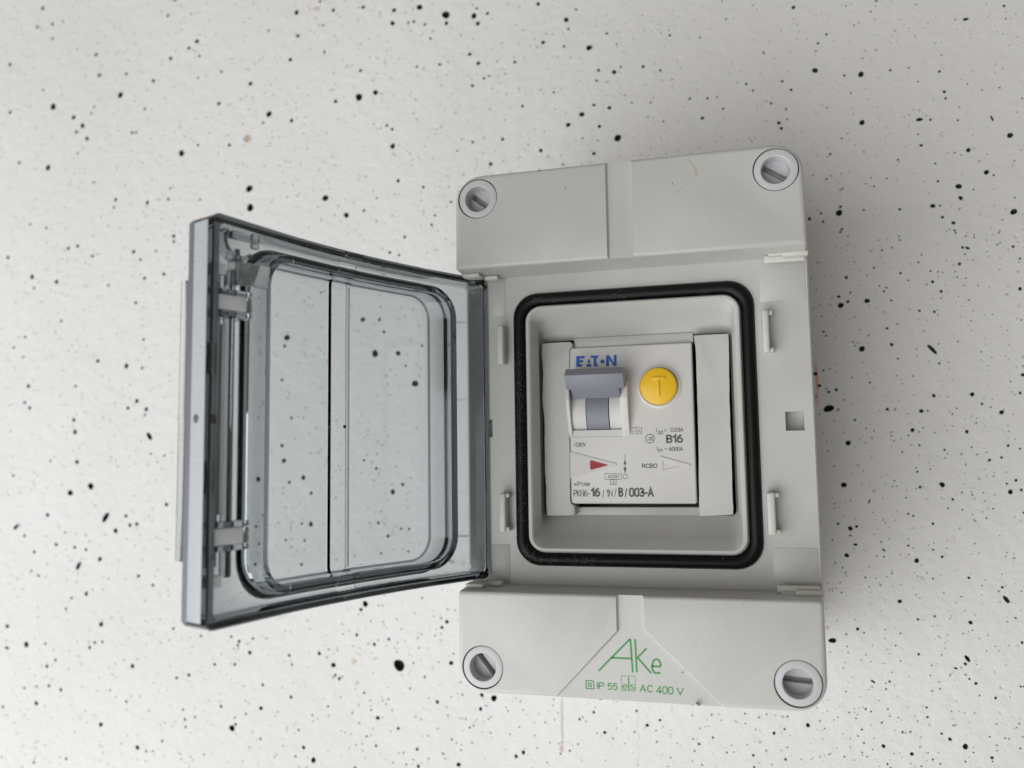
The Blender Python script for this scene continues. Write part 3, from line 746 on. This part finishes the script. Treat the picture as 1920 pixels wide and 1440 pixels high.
u0, v1 = P(1078, 951, 59); u1, v0 = P(1312, 961, 59)
bm = bmesh.new(); box(bm, u0, u1, OV0 - 0.3, v1, 53, 59.5, 0.1); obj('opening_sill', bm, 'grey', enc, 30)
bm = bmesh.new(); box(bm, -17.5, 16.6, 23.4, OV1 + 0.4, 53, 60.6, 0.15); obj('opening_sill', bm, 'grey', enc, 30)

# ---------------- printing on the lower cover
WP = WF - 0.85 + 0.03
def T7(cx, cy): return 1060 + cx / 7.385, 1160 + cy / 7.385
def strokes(name, lists, wid, w, mat, parent, conv):
    bm = bmesh.new()
    for pts, closed in lists:
        stroke(bm, [P(*conv(*q), w) for q in pts], wid, w, closed=closed)
    return obj(name, bm, mat, parent, None, recalc=False)
ell = [(1262 + 60 * math.cos(R(a)), 660 - 98 * math.sin(R(a))) for a in range(0, 181, 15)]
ell += [(1262 + 62 * math.cos(R(a)), 660 - 96 * math.sin(R(a))) for a in range(195, 300, 15)] + [(1318, 750)]
strokes('logo_lettering', [([(462, 722), (893, 284)], False), ([(900, 280), (933, 745)], False), ([(640, 541), (912, 553)], False),
        ([(966, 285), (990, 745)], False), ([(1124, 410), (1000, 540), (1190, 758)], False),
        ([(1200, 660), (1322, 664)], False), (ell, False)], 0.46, WP, 'green', lower, T7)
strokes('rating_symbol', [([(285, 858), (388, 862), (396, 972), (290, 970)], True), ([(318, 895), (355, 896), (360, 940), (322, 938)], True)], 0.26, WP, 'green', lower, T7)
strokes('maker_mark', [([(776, 792), (966, 797), (972, 1000), (782, 996)], True)], 0.12, WP, 'green', lower, T7)
strokes('maker_mark', [([(874, 810), (880, 990)], False)], 0.32, WP, 'green', lower, T7)
def t7(name, body, a, b_, c, d, pen=0.27):
    x0, y0 = T7(a, b_); x1, y1 = T7(c, d)
    return text(name, body, x0, y0, x1, y1, WP, 'green', lower, pen)
t7('lettering', 'IP', 435, 880, 538, 978); t7('lettering', '55', 585, 890, 724, 990)
t7('lettering', 'e', 790, 906, 862, 984, 0.21); t7('lettering', 's', 894, 910, 965, 984, 0.21)
t7('lettering', 'AC', 1028, 917, 1212, 1020); t7('lettering', '400', 1258, 935, 1495, 1048); t7('lettering', 'V', 1540, 958, 1640, 1060)
# scuffs and a dried drip on the upper cover
def smear(name, pts, wid, w, col):
    if name not in M:
        M[name] = plastic(name, col, 0.7, 0.0)
    bm = bmesh.new(); 
    n = len(pts); q = [P(x, y, w) for x, y in pts]
    for i in range(n - 1):
        pass
    A, B = [], []
    for i in range(n):
        a = Vector(q[max(0, i - 1)]); c = Vector(q[min(n - 1, i + 1)]); t = (c - a).normalized(); nn = Vector((-t.y, t.x)); p = Vector(q[i])
        A.append(bm.verts.new(W(*(p + nn * wid[i] / 2), w))); B.append(bm.verts.new(W(*(p - nn * wid[i] / 2), w)))
    for i in range(n - 1): bm.faces.new((A[i], A[i + 1], B[i + 1], B[i]))
    return bm
bm = smear('drip_stain', [(1288, 297), (1296, 305), (1301, 312), (1305, 320), (1306, 328), (1304, 332)], [0.1, 0.3, 0.45, 0.7, 0.75, 0.3], WF + 0.02, (0.43, 0.40, 0.33))
obj('drip_stain', bm, 'drip_stain', enc, None, recalc=False)
bm = bmesh.new()
random.seed(3)
for x, y, r in ((1300, 336, .12), (1294, 339, .1), (1286, 345, .13), (1280, 352, .12), (1273, 360, .15), (1265, 382, .12), (1263, 388, .1), (1261, 344, .2), (1011, 320, .35), (993, 327, .12), (1060, 352, .2), (1010, 432, .14), (1280, 1260.5, .22), (1310, 1320, .45), (1307, 1318, .3), (1394, 1132, .15)):
    u, v = P(x, y, WF)
    flat(bm, [(u + r * math.cos(a) * random.uniform(.7, 1.2), v + r * math.sin(a) * random.uniform(.7, 1.2)) for a in [i * math.pi / 4 for i in range(8)]], WF + 0.02)
M['speck'] = plastic('speck', (0.20, 0.17, 0.14), 0.8, 0.0)
obj('dirt_specks', bm, 'speck', enc, None, recalc=False)['kind'] = 'stuff'

# ------------------------------------------------------------------ lid
Hu, Hw = -40.7, 70.6
Fu, Fw = -75.36, 152.2
LL = math.hypot(Fu - Hu, Fw - Hw)
du, dw = (Fu - Hu) / LL, (Fw - Hw) / LL
nu, nw = -dw, du
LV = 0.69
def LP(s, v, D):
    bow = 4.7 * 4 * s * (LL - s) / LL ** 2
    D = D + bow
    return W(Hu + s * du + D * nu, LV + v, Hw + s * dw + D * nw)
def LPs(s, v, D):                                  # without the bow
    return W(Hu + s * du + D * nu, LV + v, Hw + s * dw + D * nw)
HV = 42.65
G0, G1 = 40.5, 46.4
S = (22, 30, 37, G0 - .2, G0 + .2, G1 - .2, G1 + .2, 53, 59, 64.5)
def groove(s): 
    return 0.7 if G0 <= s <= G1 else 0.0
def lr(i0, i1, vh, r): return rrect(i0, i1, -vh, vh, r, S, 7)
def ss(t): t = max(0, min(1, t)); return t * t * (3 - 2 * t)
def grip(D): return lambda s, v: D + 2.4 * ss((s - 82) / 5) - groove(s)
def gg(D): return lambda s, v: D - groove(s)
bm = bmesh.new()
inner = [
    (lr(14.2, 71.8, 35.3, 5.2), gg(9.7)),
    (lr(13.9, 72.1, 35.6, 5.5), gg(9.7)),
    (lr(13.1, 72.9, 36.4, 6.2), gg(9.55)),
    (lr(12.5, 73.5, 37.0, 6.8), gg(9.1)),
    (lr(12.2, 73.7, 37.3, 7.0), gg(8.4)),
    (lr(11.6, 70.9, 36.7, 6.4), 2.0),
    (lr(11.2, 71.1, 37.0, 6.7), 1.6),
    (lr(9.9, 72.4, 38.3, 8.0), 1.6),
    (lr(9.6, 72.8, 38.7, 8.4), 2.0),
    (lr(9.5, 73.6, 39.0, 8.7), 5.1),
    (lr(8.9, 74.2, 39.5, 9.2), 5.5),
    (lr(2.5, LL - 2.6, HV - 2.3, 1.6), 5.5),
    (lr(2.1, LL - 2.2, HV - 2.0, 1.6), 5.0),
    (lr(1.9, LL - 2.0, HV - 1.9, 1.6), 0.3),
    (lr(1.7, LL - 1.7, HV - 1.7, 1.6), 0.0),
    (lr(0.3, LL - 0.3, HV - 0.3, 2.0), 0.0),
    (lr(0.0, LL, HV, 2.2), 0.3),
    (lr(-0.1, LL + 0.3, HV, 2.2), grip(6.0)),
    (lr(0.3, LL - 0.3, HV - 0.5, 2.0), grip(6.7)),
    (lr(1.2, LL - 1.4, HV - 1.3, 2.0), grip(7.0)),
    (lr(8.4, 76.6, HV - 2.6, 9.8), gg(7.0)),
    (lr(9.0, 76.0, HV - 3.0, 9.4), gg(7.6)),
    (lr(9.9, 75.5, HV - 3.3, 9.0), gg(9.5)),
    (lr(10.2, 75.2, HV - 3.6, 8.7), gg(10.0)),
    (lr(10.9, 74.5, HV - 4.3, 8.0), gg(10.55)),
    (lr(11.8, 73.6, HV - 5.2, 7.2), gg(11.0)),
    (lr(12.1, 73.3, HV - 5.5, 6.9), gg(11.0)),
]
rows = loft(bm, inner, f=LP)
strips(bm, rows[0]); strips(bm, rows[-1])
lid = obj('lid', bm, 'lid', enc, 28)
lid['label'] = 'smoked clear plastic lid hinged open to the left'

def lbox(name, mat, s0, s1, v0, v1, D0, D1, bev=0.25, parent=None):
    bm = bmesh.new(); box(bm, s0, s1, v0, v1, D0, D1, bev, f=LPs)
    return obj(name, bm, mat, parent or lid, 35)
for v0, v1 in ((21.3, 27.1), (-27.3, -21.3)):
    vc = (v0 + v1) / 2
    bm = bmesh.new()                       # hollow catch: two cheeks, a floor and a nose
    box(bm, 78.2, 86.5, v0, v0 + 1.2, 1.2, 6.0, 0.2, f=LPs)
    cl = obj('latch_catch', bm, 'frost', lid, 35)
    bm = bmesh.new(); box(bm, 78.2, 86.5, v1 - 1.2, v1, 1.2, 6.0, 0.2, f=LPs); obj('catch_cheek', bm, 'frost', cl, 35)
    bm = bmesh.new(); box(bm, 79.8, 86.2, v0 + 1.35, v1 - 1.35, 1.0, 2.6, 0.2, f=LPs); obj('catch_bridge', bm, 'pale', cl, 35)
    bm = bmesh.new(); box(bm, 78.2, 79.6, v0 + 1.35, v1 - 1.35, 1.2, 5.8, 0.2, f=LPs); obj('catch_nose', bm, 'frost', cl, 35)
lbox('latch_bar', 'lid', 84.6, 86.0, -30.5, 31.0, 3.0, 6.0, 0.3)
lbox('latch_bar', 'lid', 81.0, 82.4, -33.0, 32.0, 3.2, 6.0, 0.3)
lbox('latch_rib', 'pale', 82.7, 83.6, -20.0, 20.0, 4.0, 6.0, 0.2)
for v0, v1 in ((9, 15.5), (-15.5, -9)):
    lbox('latch_spring', 'lid', 86.1, 86.6, v0, v1, 1.6, 5.6, 0.12)
for v in (31.0, -33.5):
    lbox('latch_stop', 'pale', 84.3, 86.2, v - 1.0, v + 1.4, 1.6, 6.0, 0.2)
lbox('latch_plate', 'frost', 73.6, 81.4, 28.6, 33.6, 1.6, 2.5, 0.15)
lbox('latch_web', 'lid', 80.4, 81.4, 28.6, 36.5, 2.6, 6.0, 0.15)
# hooked spring at the upper free corner
bm = bmesh.new()
lo = []
for i in range(13):
    a = R(150 + i * 165 / 12)
    lo.append(([(81.0 + r_ * -math.cos(a), 38.0 + r_ * math.sin(a)) for r_ in (3.3, 4.3)], a))
prev = None
for pts, a in lo:
    cur = [bm.verts.new(LPs(p[0], p[1], D)) for D in (1.4, 4.6) for p in pts]
    if prev:
        for i, j in ((0, 1), (1, 3), (3, 2), (2, 0)): bm.faces.new((prev[i], prev[j], cur[j], cur[i]))
    else: bm.faces.new((cur[0], cur[1], cur[3], cur[2]))
    prev = cur
bm.faces.new((prev[0], prev[2], prev[3], prev[1]))
obj('corner_hook', bm, 'lid', lid, 40)
lbox('hook_pin', 'lid', 76.5, 83.5, 38.2, 39.8, 1.0, 2.8, 0.3)
lbox('hook_pin', 'frost', 77.2, 79.0, 36.6, 40.0, 0.4, 1.6, 0.3)
# sealing hole in the free flange, moulding point on the panel
bm = bmesh.new()
lf = lambda a, b_, c: LPs(c, b_, a)
lathe(bm, 4.2, -0.2, [(0, LL + 0.535), (0.9, LL + 0.54), (0.95, LL + 0.5), (0.95, LL - 2.2)], 24, f=lf)
obj('sealing_hole', bm, 'ink', lid, 40)
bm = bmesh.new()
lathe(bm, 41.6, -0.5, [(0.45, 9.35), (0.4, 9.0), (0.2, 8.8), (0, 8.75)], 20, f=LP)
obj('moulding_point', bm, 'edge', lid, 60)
# added dark tubes imitating refraction lines round the pane and along its fold
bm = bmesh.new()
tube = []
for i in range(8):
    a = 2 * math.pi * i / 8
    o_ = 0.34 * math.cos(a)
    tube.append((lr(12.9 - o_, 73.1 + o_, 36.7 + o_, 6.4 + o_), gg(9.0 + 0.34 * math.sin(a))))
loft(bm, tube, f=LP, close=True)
obj('refraction_line', bm, 'edge', lid, 60)
bm = bmesh.new(); box(bm, G0 - 0.35, G0 + 0.02, -35.9, 35.9, 9.0, 9.35, 0.08, f=LP); obj('refraction_line', bm, 'edge', lid, 60)
# grip lip behind the free edge
lbox('grip_lip', 'frost', LL - 0.8, LL - 0.1, -29.5, 29.5, 9.7, 12.0, 0.2)
lbox('grip_panel', 'satin', LL + 0.36, LL + 0.5, -41.0, 41.0, 1.2, 6.2, 0.05)
lbox('grip_panel', 'satin_shaded', LL + 0.36, LL + 0.46, -41.4, 41.4, 6.3, 8.2, 0.04)  # outer strip with its shade in the base colour

# ------------------------------------------------------------------ circuit breaker
WB = 62.0
U0, U1, V0, V1 = -19.16, 16.24, -21.76, 23.24
brk = empty('circuit_breaker', W((U0 + U1) / 2, (V0 + V1) / 2, 9.0), 'white circuit breaker with grey toggle and yellow test button, set inside the grey enclosure', 'circuit breaker')
bm = bmesh.new()
box(bm, U0, U1, V0, V1, 44.0, WB, 0.55, seg=3)
face = obj('casing', bm, 'white', brk, 35)
bm = bmesh.new(); box(bm, U0 + .2, U1 - .2, -40 + 0.74, 40 + .74, 9.05, 43.9, 0.4); obj('casing_base', bm, 'white', brk, 35)
# hollow for the toggle
def T1(cx, cy): return 1000 + cx / 6, 600 + cy / 6
def T2_(cx, cy): return 1000 + cx / 6, 760 + cy / 6
def P1(cx, cy, w): return P(*T1(cx, cy), w)
a = P1(440, 1245, WB); b_ = P1(985, 700, WB)
tu0, tv0, tu1, tv1 = a[0], a[1], b_[0], b_[1] 
c = bmesh.new(); box(c, tu0, tu1, tv0, tv1 + 2.0, 50, 66)
boolean(face, [c])
face.data.materials.clear(); face.data.materials.append(M['white'])
# cheeks
for px, side in (((385, 432), -1), ((985, 1070), 1)):
    ua = P1(px[0], 1000, WB + 2)[0]; ub = P1(px[1], 1000, WB + 2)[0]
    vt = P1(600, 760, WB + 3)[1]; vb = P1(600, 1320, WB)[1]
    prof = [(vt + 1.5, WB - 1), (vt + 1.5, WB + 2.0), (vt, WB + 4.2), (vt - 3.5, WB + 4.4), (vb + 3, WB + 1.6), (vb, WB + 0.1), (vb, WB - 1)]
    if side < 0: ub = min(ub, tu0 + 0.02)
    else: ua = max(ua, tu1 - 0.02); ub = min(ub, ua + 2.3)
    bm = bmesh.new()
    A = [bm.verts.new(W(ua, v, w)) for v, w in prof]; B = [bm.verts.new(W(ub, v, w)) for v, w in prof]
    n = len(A); bm.faces.new(A); bm.faces.new(B[::-1])
    for i in range(n): bm.faces.new((A[i], B[i], B[(i + 1) % n], A[(i + 1) % n]))
    bmesh.ops.bevel(bm, geom=list(bm.edges), offset=0.15 * MM, segments=2, profile=0.5, affect='EDGES', clamp_overlap=True)
    obj('toggle_cheek', bm, 'white', brk, 35)
# sloped sill under the drum
vb = P1(600, 1320, WB)[1]; vt2 = P1(600, 1242, WB)[1]
bm = bmesh.new()
prof = [(vb, WB - 0.6), (vb, WB + 0.15), (vt2, WB - 1.6), (vt2, WB - 2.6)]
A = [bm.verts.new(W(tu0 + .02, v, w)) for v, w in prof]; B = [bm.verts.new(W(tu1 - .02, v, w)) for v, w in prof]
bm.faces.new(A); bm.faces.new(B[::-1])
for i in range(4): bm.faces.new((A[i], B[i], B[(i + 1) % 4], A[(i + 1) % 4]))
obj('toggle_sill', bm, 'white', brk, 35)
# drum
dv = P1(600, 1010, WB)[1]
DR, DW = 8.0, WB - 6.4
def drum(u0, u1, r, name, mat, parent=None):
    bm = bmesh.new(); n = 40
    A = [bm.verts.new(W(u0, dv + r * math.cos(2 * math.pi * i / n), DW + r * math.sin(2 * math.pi * i / n))) for i in range(n)]
    B = [bm.verts.new(W(u1, dv + r * math.cos(2 * math.pi * i / n), DW + r * math.sin(2 * math.pi * i / n))) for i in range(n)]
    bm.faces.new(A); bm.faces.new(B[::-1])
    for i in range(n): bm.faces.new((A[i], B[i], B[(i + 1) % n], A[(i + 1) % n]))
    return obj(name, bm, mat, parent or brk, 35)
m0 = P1(600, 1000, WB + 1)[0]; m1 = P1(845, 1000, WB + 1)[0]
drum(tu0 + 0.1, m0 - 0.25, DR, 'drum_collar', 'white')
drum(m1 + 0.25, tu1 - 0.1, DR, 'drum_collar', 'white')
tog = drum(m0, m1, DR + 0.25, 'toggle', 'tgrey')
# handle: neck and wide bar, profile in (v,w)
def slab(name, px0, px1, prof, parent, wref, bev=0.2):
    ua = P1(px0, 650, wref)[0]; ub = P1(px1, 650, wref)[0]
    bm = bmesh.new()
    A = [bm.verts.new(W(ua, v, w)) for v, w in prof]; B = [bm.verts.new(W(ub, v, w)) for v, w in prof]
    n = len(A); bm.faces.new(A); bm.faces.new(B[::-1])
    for i in range(n): bm.faces.new((A[i], B[i], B[(i + 1) % n], A[(i + 1) % n]))
    bmesh.ops.bevel(bm, geom=list(bm.edges), offset=bev * MM, segments=2, profile=0.5, affect='EDGES', clamp_overlap=True)
    return obj(name, bm, 'tgrey', parent, 35)
h1 = P1(680, 612, 72.5)[1]; h0 = P1(680, 540, 70.5)[1]; hb = P1(680, 775, 70.0)[1]; hn = P1(680, 880, 66.5)[1]
slab('toggle_neck', 438, 970, [(hn, 66.4), (hn + 0.3, 62.8), (hb + 2.5, 62.6), (hb + 3.0, 69.0), (hb, 69.8)], tog, 67)
slab('toggle_bar', 362, 1018, [(hb, 70.0), (h1, 72.6), (h0, 70.2), (h0 - 0.4, 64.6), (hb + 1.2, 64.0)], tog, 70.5)
# test button
bu, bv = P(1235, 724.5, WB + 1)
bm = bmesh.new()
lathe(bm, bu, bv, [(6.15, WB - 0.3), (6.1, WB + 0.25), (5.85, WB + 0.45), (5.5, WB + 0.45), (5.4, WB + 0.2), (5.4, WB - 0.3)], 64)
obj('button_collar', bm, 'white', brk, 40)
bm = bmesh.new()
lathe(bm, bu - 0.08, bv + 0.05, [(5.15, WB - 0.3), (5.15, WB + 1.7), (5.0, WB + 2.1), (4.6, WB + 2.3), (0, WB + 2.3)], 64)
btn = obj('test_button', bm, 'yellow', brk, 40)
btn['label'] = 'round yellow test button marked T'
bm = bmesh.new()
t0 = P(1221.5, 707, WB + 2.3); t1 = P(1247, 712, WB + 2.3); t2 = P(1232, 712, WB + 2.3); t3 = P(1237.5, 744, WB + 2.3)
box(bm, t0[0], t1[0], t1[1], t0[1], WB + 2.1, WB + 2.7, 0.16)
box(bm, t2[0], t3[0], t3[1], t1[1] - 0.02, WB + 2.1, WB + 2.7, 0.16)
obj('button_letter', bm, 'yellow', btn, 40)

# embossed arrows
def P2(cx, cy, w=WB): return P(*T2_(cx, cy), w)
bm = bmesh.new(); prism(bm, [P2(405, 520), P2(405, 828), P2(915, 690), P2(938, 682), P2(938, 660), P2(915, 650)], WB - 0.1, WB + 0.28, inset=0.12)
obj('embossed_arrow', bm, 'white', brk, 30)
bm = bmesh.new(); prism(bm, [P2(640, 628), P2(650, 617), P2(838, 668), P2(838, 676), P2(655, 725), P2(640, 715)], WB + 0.1, WB + 0.33)
obj('indicator_flag', bm, 'red', brk, 30)
bm = bmesh.new()
o_ = [P2(1422, 572), P2(1422, 780), P2(1755, 697), P2(1768, 685), P2(1768, 675), P2(1755, 665)]
i_ = [P2(1458, 622), P2(1458, 730), P2(1620, 690), P2(1655, 680), P2(1655, 676), P2(1620, 664)]
loft(bm, [(o_, WB - 0.1), ([(x * .985 + sum(q[0] for q in o_) / 6 * .015, y * .985 + sum(q[1] for q in o_) / 6 * .015) for x, y in o_], WB + 0.3), (i_, WB + 0.3), (i_, WB + 0.03)], cap1=True)
obj('embossed_arrow', bm, 'white', brk, 30)

# printing
WI = WB + 0.03
def t2(body, a, b_, c, d, pen=0.16):
    x0, y0 = T2_(a, b_); x1, y1 = T2_(c, d)
    return text('lettering', body, x0, y0, x1, y1, WI, 'ink', brk, pen)
t2('~230V', 447, 418, 590, 465, 0.18)
t2('I', 1383, 256, 1393, 307, 0.17); t2('\u0394n', 1400, 281, 1460, 326, 0.16); t2('=', 1474, 274, 1498, 292, 0.14); t2('0,03A', 1545, 250, 1688, 302, 0.18)
t2('B16', 1493, 328, 1685, 425, 0.50)
t2('I', 1388, 466, 1398, 517, 0.17); t2('cn', 1405, 490, 1453, 523, 0.16); t2('=', 1477, 480, 1504, 498, 0.14); t2('6000A', 1525, 467, 1682, 513, 0.18)
t2('RCBO', 1222, 655, 1397, 706, 0.23)
t2('xPole', 455, 858, 637, 910, 0.19)
t2('PKN6-', 453, 950, 637, 1027, 0.24); t2('16', 645, 928, 752, 1030, 0.52); t2('/', 775, 945, 799, 1040, 0.19); t2('1N', 820, 948, 893, 1030, 0.24)
t2('/', 910, 935, 937, 1030, 0.19); t2('B', 957, 925, 1013, 1030, 0.50); t2('/', 1028, 928, 1057, 1034, 0.3); t2('003-A', 1075, 925, 1355, 1032, 0.50)
t2('6000', 840, 782, 960, 818, 0.12); t2('3', 884, 848, 914, 882, 0.12)
t2('-25', 1283, 355, 1345, 395, 0.16)
def sk(lists, wid): return strokes('printed_symbol', lists, wid, WI, 'ink', brk, T2_)
sk([([(807, 767), (990, 767), (990, 832), (807, 832)], True)], 0.13)
sk([([(865, 835), (932, 835), (932, 892), (865, 892)], True)], 0.13)
sk([([(1110, 248), (1217, 248), (1217, 320), (1110, 320)], True), ([(1135 + i * 8, 270 - 12 * math.sin(i / 8 * 2 * math.pi)) for i in range(9)], False), ([(1120 + i * 6, 305 - 14 * abs(math.sin(i / 15 * 2 * math.pi))) for i in range(16)], False)], 0.12)
sk([([(1030, 543), (1030, 605)], False), ([(1031, 660), (1031, 705)], False), ([(1034 + 27 * math.cos(R(a)), 800 + 27 * math.sin(R(a))) for a in range(0, 360, 20)], True)], 0.14)
bm = bmesh.new()
flat(bm, [P2(1013, 665), P2(1050, 665), P2(1031, 606)], WI); flat(bm, [P2(1013, 700), P2(1033, 768), P2(1050, 700)], WI)
obj('printed_symbol', bm, 'ink', brk, None, recalc=False)
sk([([(1313 + (46 if i % 2 == 0 else 52) * math.cos(R(30 * i + 30)), 375 + (46 if i % 2 == 0 else 52) * math.sin(R(30 * i + 30))) for i in range(12)], True)]
   + [([(1313 + 48 * math.cos(R(a)), 375 + 50 * math.sin(R(a))), (1313 + 62 * math.cos(R(a)), 375 + 62 * math.sin(R(a)))], False) for a in (-90, -30, 30, 90, 150, 210)], 0.17)
# maker's lettering in blue
bm = bmesh.new()
def PB(cx, cy): return P(*T1(cx, cy), WI)
for poly in ([(482, 406), (520, 405), (520, 527), (482, 528)], [(520, 405), (582, 403), (572, 432), (520, 432)],
             [(520, 450), (564, 450), (556, 478), (520, 478)], [(520, 496), (551, 496), (545, 526), (520, 527)],
             [(628, 428), (644, 481), (606, 482)], [(602, 493), (647, 492), (655, 525), (594, 526)],
             [(640, 402), (740, 398), (722, 425), (650, 428)], [(678, 427), (716, 426), (708, 460), (714, 495), (734, 522), (680, 524)],
             [(818, 396), (852, 394), (852, 520), (818, 521)], [(905, 391), (937, 390), (937, 516), (905, 518)], [(852, 394), (905, 480), (905, 518), (852, 440)]):
    flat(bm, [PB(*q) for q in poly], WI)
flat(bm, [PB(778 + 24 * math.cos(R(a)), 466 + 24 * math.sin(R(a))) for a in range(0, 360, 18)], WI)
obj('logo_lettering', bm, 'blue', brk, None, recalc=False)
